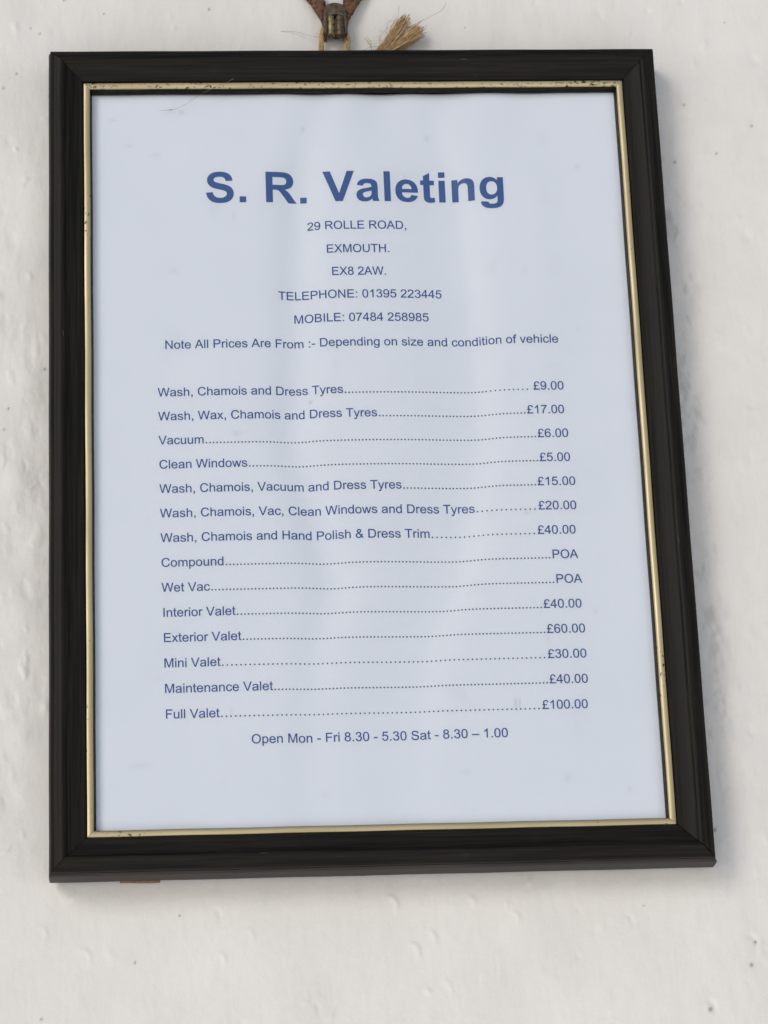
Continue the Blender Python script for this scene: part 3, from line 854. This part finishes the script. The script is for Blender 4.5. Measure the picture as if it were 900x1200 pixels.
print_runs("heading", [("S. R. Valeting", -58.0, 56.4, 98.2, 17.67)], M_INK_H, True, 8)
for t, a, b, y in (("29 ROLLE ROAD,", -19.7, 18.1, 86.7), ("EXMOUTH.", -12.9, 11.3, 77.0), ("EX8 2AW.", -11.2, 9.7, 67.7),
                   ("TELEPHONE: 01395 223445", -31.3, 30.1, 58.4), ("MOBILE: 07484 258985", -25.8, 24.8, 48.9)):
    print_runs("address_line", [(t, a, b, y, 4.64)], M_INK)
print_runs("note_line", [("Note All Prices Are From :- Depending on size and condition of vehicle", -73.8, 72.7, 38.95, 4.66)], M_INK)
ROWS = [("Wash, Chamois and Dress Tyres", -76.54, -8.25, "£9.00", 62.06, 73.63, 1.29),
        ("Wash, Wax, Chamois and Dress Tyres", -76.50, 3.98, "£17.00", 59.19, 73.26, 1.29),
        ("Vacuum", -76.50, -59.75, "£6.00", 62.58, 74.25, 1.29),
        ("Clean Windows", -76.45, -44.14, "£5.00", 62.80, 74.37, 1.29),
        ("Wash, Chamois, Vacuum and Dress Tyres", -76.40, 11.90, "£15.00", 61.51, 75.72, 1.29),
        ("Wash, Chamois, Vac, Clean Windows and Dress Tyres", -76.33, 38.36, "£20.00", 61.29, 75.55, 1.62),
        ("Wash, Chamois and Hand Polish & Dress Trim", -76.27, 21.55, "£40.00", 60.45, 74.70, 1.62),
        ("Compound", -76.18, -53.40, "POA", 65.18, 74.87, 1.29),
        ("Wet Vac", -76.12, -58.75, "POA", 66.03, 75.76, 1.29),
        ("Interior Valet", -75.95, -49.80, "£40.00", 61.01, 75.16, 1.29),
        ("Exterior Valet", -75.82, -47.90, "£60.00", 61.71, 75.85, 1.29),
        ("Mini Valet", -75.75, -55.50, "£30.00", 61.48, 75.76, 1.62),
        ("Maintenance Valet", -75.65, -37.10, "£40.00", 61.55, 75.67, 1.29),
        ("Full Valet", -75.50, -56.20, "£100.00", 58.44, 75.08, 1.62)]
for i, (t, a, b, pr, c, d, pitch) in enumerate(ROWS):
    y = 20.08 - 9.44 * i
    runs = [(t, a, b, y, 4.64), (pr, c, d, y, 4.64)]
    ln = print_runs("price_line", runs, M_INK)
    end = c - (1.2 if i == 0 else .15)
    if i == 0:
        dots = leader(b + .1, 44, 1.29, y) + leader(44, end, 1.62, y)
    else:
        dots = leader(b + .1, end, pitch, y)
    tmp = print_runs("leader_dots", dots, M_INK_D)
    # leader dots belong to their line: fold them into the same mesh, with their darker ink
    bm = bmesh.new()
    bm.from_mesh(ln.data)
    k0 = len(bm.faces)
    bm.from_mesh(tmp.data)
    bm.faces.ensure_lookup_table()
    for f in bm.faces[k0:]:
        f.material_index = 1
    bm.to_mesh(ln.data)
    bm.free()
    ln.data.materials.append(M_INK_D)
    old = tmp.data
    bpy.data.objects.remove(tmp)
    bpy.data.meshes.remove(old)
print_runs("opening_hours_line", [("Open Mon - Fri 8.30 - 5.30 Sat - 8.30 – 1.00", -45.3, 45.9, -112.6, 4.66)], M_INK)


# ------------------------------------------------------------------ tubes for hook, twine, cobweb
def tube(vs, fs, pts, radii, seg=10, flat=1.0, noise=0.0, up=(0, 0, 1)):
    """append a tapered tube through plan points; `flat` squashes it towards the wall"""
    P = [Vector(p) for p in pts]
    base = len(vs)
    n = len(P)
    upv = Vector(up)
    for i, p in enumerate(P):
        t = (P[min(i + 1, n - 1)] - P[max(i - 1, 0)]).normalized()
        a = t.cross(upv)
        if a.length < 1e-4:
            a = t.cross(Vector((1, 0, 0)))
        a.normalize()
        b = t.cross(a).normalized()
        r = radii[i] if hasattr(radii, '__len__') else radii
        for k in range(seg):
            th = 2 * math.pi * k / seg
            q = r * (1 + (random.uniform(-noise, noise) if noise else 0))
            vs.append(tuple(p + a * (q * math.cos(th)) + b * (q * flat * math.sin(th))))
    for i in range(n - 1):
        for k in range(seg):
            k2 = (k + 1) % seg
            fs.append((base + i * seg + k, base + i * seg + k2, base + (i + 1) * seg + k2, base + (i + 1) * seg + k))
    fs.append(tuple(base + k for k in range(seg))[::-1])
    fs.append(tuple(base + (n - 1) * seg + k for k in range(seg)))


def spline(ctrl, m):
    """Catmull-Rom samples"""
    C = [Vector(c) for c in ctrl]
    C = [C[0] * 2 - C[1]] + C + [C[-1] * 2 - C[-2]]
    out = []
    for i in range(1, len(C) - 2):
        for k in range(m):
            t = k / m
            p0, p1, p2, p3 = C[i - 1:i + 3]
            out.append(.5 * ((2 * p1) + (p2 - p0) * t + (2 * p0 - 5 * p1 + 4 * p2 - p3) * t * t + (3 * p1 - p0 - 3 * p2 + p3) * t ** 3))
    out.append(C[-2])
    return out


# ------------------------------------------------------------------ the rusty hook
HB = (-6, 170, WALL_Z)
hook = empty("wall_hook", HB)
tag(hook, "rusty forked iron hook with tarnished brass clasp on the wall above the frame", "hook")
for sgn, ctrl in ((-1, [(-9.9, 174, -10.2), (-10.3, 178.5, -9.9), (-11.3, 182.3, -9.8), (-12.6, 186.8, -10.2), (-15.2, 191.5, -11), (-20, 197, -12.4), (-23, 201.5, -14.2), (-24.5, 204, -16.5)]),
                  (1, [(-2.1, 174, -10.2), (-1.6, 178.5, -9.9), (-.6, 182.3, -9.8), (.5, 186.6, -10.2), (3.3, 191.2, -11), (8.6, 197, -12.4), (12, 201.5, -14.2), (13.5, 204, -16.5)])):
    vs, fs = [], []
    pts = spline(ctrl, 10)
    rad = [.75 + 2.3 * smooth01(np.array(i / (len(pts) * .5))) for i in range(len(pts))]
    tube(vs, fs, pts, [float(r) for r in rad], 18, .55, .13)
    mesh_obj("prong", vs, fs, M_RUST, hook, HB, smooth=True)


def clasp():
    """folded metal saddle: rounded top, flared sides, an arched opening in front"""
    def outline(n=14):
        o = []
        for k in range(n + 1):                    # rounded head, left to right
            a = math.pi - math.pi * k / n
            o.append((-6.0 + 4.25 * math.cos(a), 180.6 + 3.9 * math.sin(a) ** .8 if math.sin(a) > 0 else 180.6))
        return o
    head = outline()
    out = [(-10.45, 171.0), (-10.7, 172.5), (-10.55, 176.5)] + head + [(-1.5, 176.5), (-1.35, 172.5), (-1.6, 171.0)]
    arch = [(-2.55, 171.0)] + [(-5.9 + 3.3 * math.cos(a), 177.4 + 2.0 * math.sin(a)) for a in [math.pi * k / 10 for k in range(11)]] + [(-9.25, 171.0)]
    poly = out + arch
    n = len(poly)
    vs = []
    for z in (-6.4, -13.2):
        for x, y in poly:
            vs.append((x, y, z - .0 * (x + 6)))
    fs = [tuple(range(n))[::-1], tuple(range(n, 2 * n))] + [(i, (i + 1) % n, n + (i + 1) % n, n + i) for i in range(n)]
    o = mesh_obj("clasp", vs, fs, M_BRONZE, hook, HB)
    bm = bmesh.new()
    bm.from_mesh(o.data)
    bmesh.ops.recalc_face_normals(bm, faces=bm.faces)
    rim = [e for e in bm.edges if all(v.co.y < (-(-6.4) + HB[2]) * .001 + 1e-5 for v in e.verts)]
    bmesh.ops.bevel(bm, geom=rim, offset=.0011, segments=4, profile=.6, affect='EDGES', clamp_overlap=True)
    bm.to_mesh(o.data)
    bm.free()
    sharp(o, 50)
    o.data.polygons.foreach_set('use_smooth', [True] * len(o.data.polygons))
    # rolled brass leaves inside the opening
    for x, r, mt in ((-7.75, 1.45, M_BRASS), (-4.2, 1.75, M_BRONZE)):
        vs, fs = [], []
        pts = [(x, 170.2 + 8.6 * k / 12, -7.4 - .2 * k / 12) for k in range(13)]
        tube(vs, fs, pts, [r * (.9 if k in (0, 12) else 1) for k in range(13)], 16, 1, .03)
        mesh_obj("rolled_leaf", vs, fs, mt, o, (0, 0, 0), smooth=True).location = V(-HB[0], -HB[1], -HB[2])
    vs, fs = [], []
    tube(vs, fs, [(-5.9, 170.6 + k * .85, -8.9) for k in range(9)], 1.7, 12)
    mesh_obj("core_pin", vs, fs, M_RUST, o, (0, 0, 0), smooth=True).location = V(-HB[0], -HB[1], -HB[2])


clasp()

# ------------------------------------------------------------------ jute twine: two legs behind the frame and a frayed tail
TB = (0, 158, -10)
twine = empty("jute_twine", TB)
tag(twine, "brown jute twine looped through the hook with a frayed end above the frame", "twine")


def yarn(ctrl, name, R=.95, nf=44, fuzz=16):
    vs, fs = [], []
    path = spline(ctrl, 10)
    L = len(path)
    for f in range(nf):
        a0 = random.uniform(0, 2 * math.pi)
        rr = R * math.sqrt(random.uniform(.15, 1))
        pts = []
        for i, p in enumerate(path):
            a = a0 + i * .22
            pts.append(p + Vector((rr * math.cos(a), .25 * rr * math.sin(a * 2), rr * math.sin(a))))
        tube(vs, fs, pts, random.uniform(.12, .2), 5)
    for f in range(fuzz):
        p = random.choice(path)
        d = Vector((random.choice((-1, 1)) * random.uniform(.6, 2.6), random.uniform(-1.5, 2.5), random.uniform(-.5, 1.2)))
        tube(vs, fs, [p, p + d * .5 + Vector((0, .3, 0)), p + d], [.08, .06, .04], 4)
    return mesh_obj(name, vs, fs, M_JUTE, twine, TB, smooth=True)


yarn([(-12.6, 150, -13), (-12.0, 160, -11), (-11.6, 168, -10), (-10.9, 174, -10.4), (-8.5, 178.5, -11.5), (-5.9, 180, -11.8)], "strand")
yarn([(-.9, 150, -13), (-1.5, 160, -11), (-1.6, 167, -10), (-1.7, 172, -10.4), (-3.4, 177, -11.5), (-5.9, 180, -11.8)], "strand", 1.05)


def tail():
    vs, fs = [], []
    root = Vector((7.5, 161.5, -10.2))
    for f in range(240):
        s = random.random()
        # fan of stiff fibres cut off in a ragged, two-lobed end
        lobe = random.random() < .62
        if lobe:
            e = Vector((random.uniform(19.2, 24.2), 0, 0))
            e.y = 180.6 - (e.x - 20.5) * .35 + random.uniform(-3.2, .8) - (3.0 if e.x < 20 else 0)
        else:
            e = Vector((random.uniform(26.2, 29.4), 0, 0))
            e.y = 177.6 - (e.x - 25.5) * .95 + random.uniform(-2.6, 1.0)
        e.z = random.uniform(-11.5, -7.6)
        b = root + Vector((random.uniform(-2.6, 4.2), random.uniform(-1, .6), random.uniform(-1.6, 1.6)))
        # order the fibres across the bundle so that they fan out instead of crossing
        b.x = root.x - .6 + 2.6 * smooth01(np.array((e.x - 17.5) / 12.0)).item() + random.uniform(-1.1, 1.1)
        m = b.lerp(e, .5) + Vector((random.uniform(-.5, .5) + .6, random.uniform(-.5, .5) - .5, random.uniform(-.3, .6)))
        e = b.lerp(e, 1 - abs(random.gauss(0, .09)))
        e += Vector((random.gauss(0, .35), random.gauss(0, .45), 0))
        m2 = b.lerp(e, .8) + Vector((random.gauss(0, .35), random.gauss(0, .35), random.gauss(0, .3)))
        pts = spline([b, m, m2, e], 5)
        r0 = random.uniform(.09, .17)
        tube(vs, fs, pts, [r0 * (1 - .5 * max(0, i / len(pts) - .6)) for i in range(len(pts))], 5)
    for f in range(46):
        b = Vector((random.choice((-11.6, -1.6, random.uniform(4, 14))) + random.uniform(-.6, .6), random.uniform(163, 176), random.uniform(-11, -9)))
        a = random.uniform(0, math.pi)
        d = Vector((math.cos(a) * random.uniform(2, 5), math.sin(a) * random.uniform(1, 4) - 1, random.uniform(-1, 1)))
        tube(vs, fs, spline([b, b + d * .5 + Vector((random.uniform(-.8, .8), random.uniform(-.6, .8), 0)), b + d], 5), .035, 4)
    for f in range(26):                                   # loose hairs
        b = root + Vector((random.uniform(-1, 10), random.uniform(0, 8), random.uniform(-1, 1)))
        d = Vector((random.uniform(-3.5, 4.5), random.uniform(1.0, 7.5), random.uniform(-1, 1.5)))
        pts = spline([b, b + d * .5 + Vector((random.uniform(-1, 1), random.uniform(-.6, .8), 0)), b + d], 5)
        tube(vs, fs, pts, .055, 4)
    for c in ([(14, 172, -9), (14.2, 176, -8.6), (16, 177.6, -8.4), (17.5, 176.2, -8.4), (16.8, 173.6, -8.8)],
              [(17, 174, -9), (18.5, 179, -9), (19.2, 184.5, -9.5)], [(26, 177, -9), (31, 180, -10), (36, 184, -12), (38, 188, -13.5)],
              [(4, 164.8, -9.8), (7, 166.2, -9), (11, 166.4, -9), (15, 165.6, -9.4)],
              [(-12, 171, -10), (-16, 172.5, -11), (-21, 175, -12.5), (-27, 176, -13.6)]):
        pts = spline(c, 8)
        tube(vs, fs, pts, .07, 4)
    mesh_obj("frayed_end", vs, fs, M_JUTE, twine, TB, smooth=True)


tail()

# ------------------------------------------------------------------ a dusty thread of cobweb across the top left of the frame
vs, fs = [], []
pts = spline([(-74.5, 136.3, -3.3), (-70.0, 136.6, -3.2), (-67.4, 137.2, -2.9), (-64, 138.4, -1.6), (-59.4, 140.9, .1), (-55, 143.2, .5), (-50, 145.3, 1.0), (-46, 147.2, 1.7)], 8)
tube(vs, fs, pts, [.028 + .034 * abs(math.sin(i * .37)) + (.13 if 6 < i < 10 else 0) for i in range(len(pts))], 6)
web = mesh_obj("cobweb_thread", vs, fs, M_WEB, None, (-60, 140, 0), smooth=True)
web.location = V(-60, 140, 0)
tag(web, "dusty grey cobweb thread stretched across the frame's top left edge", "cobweb")
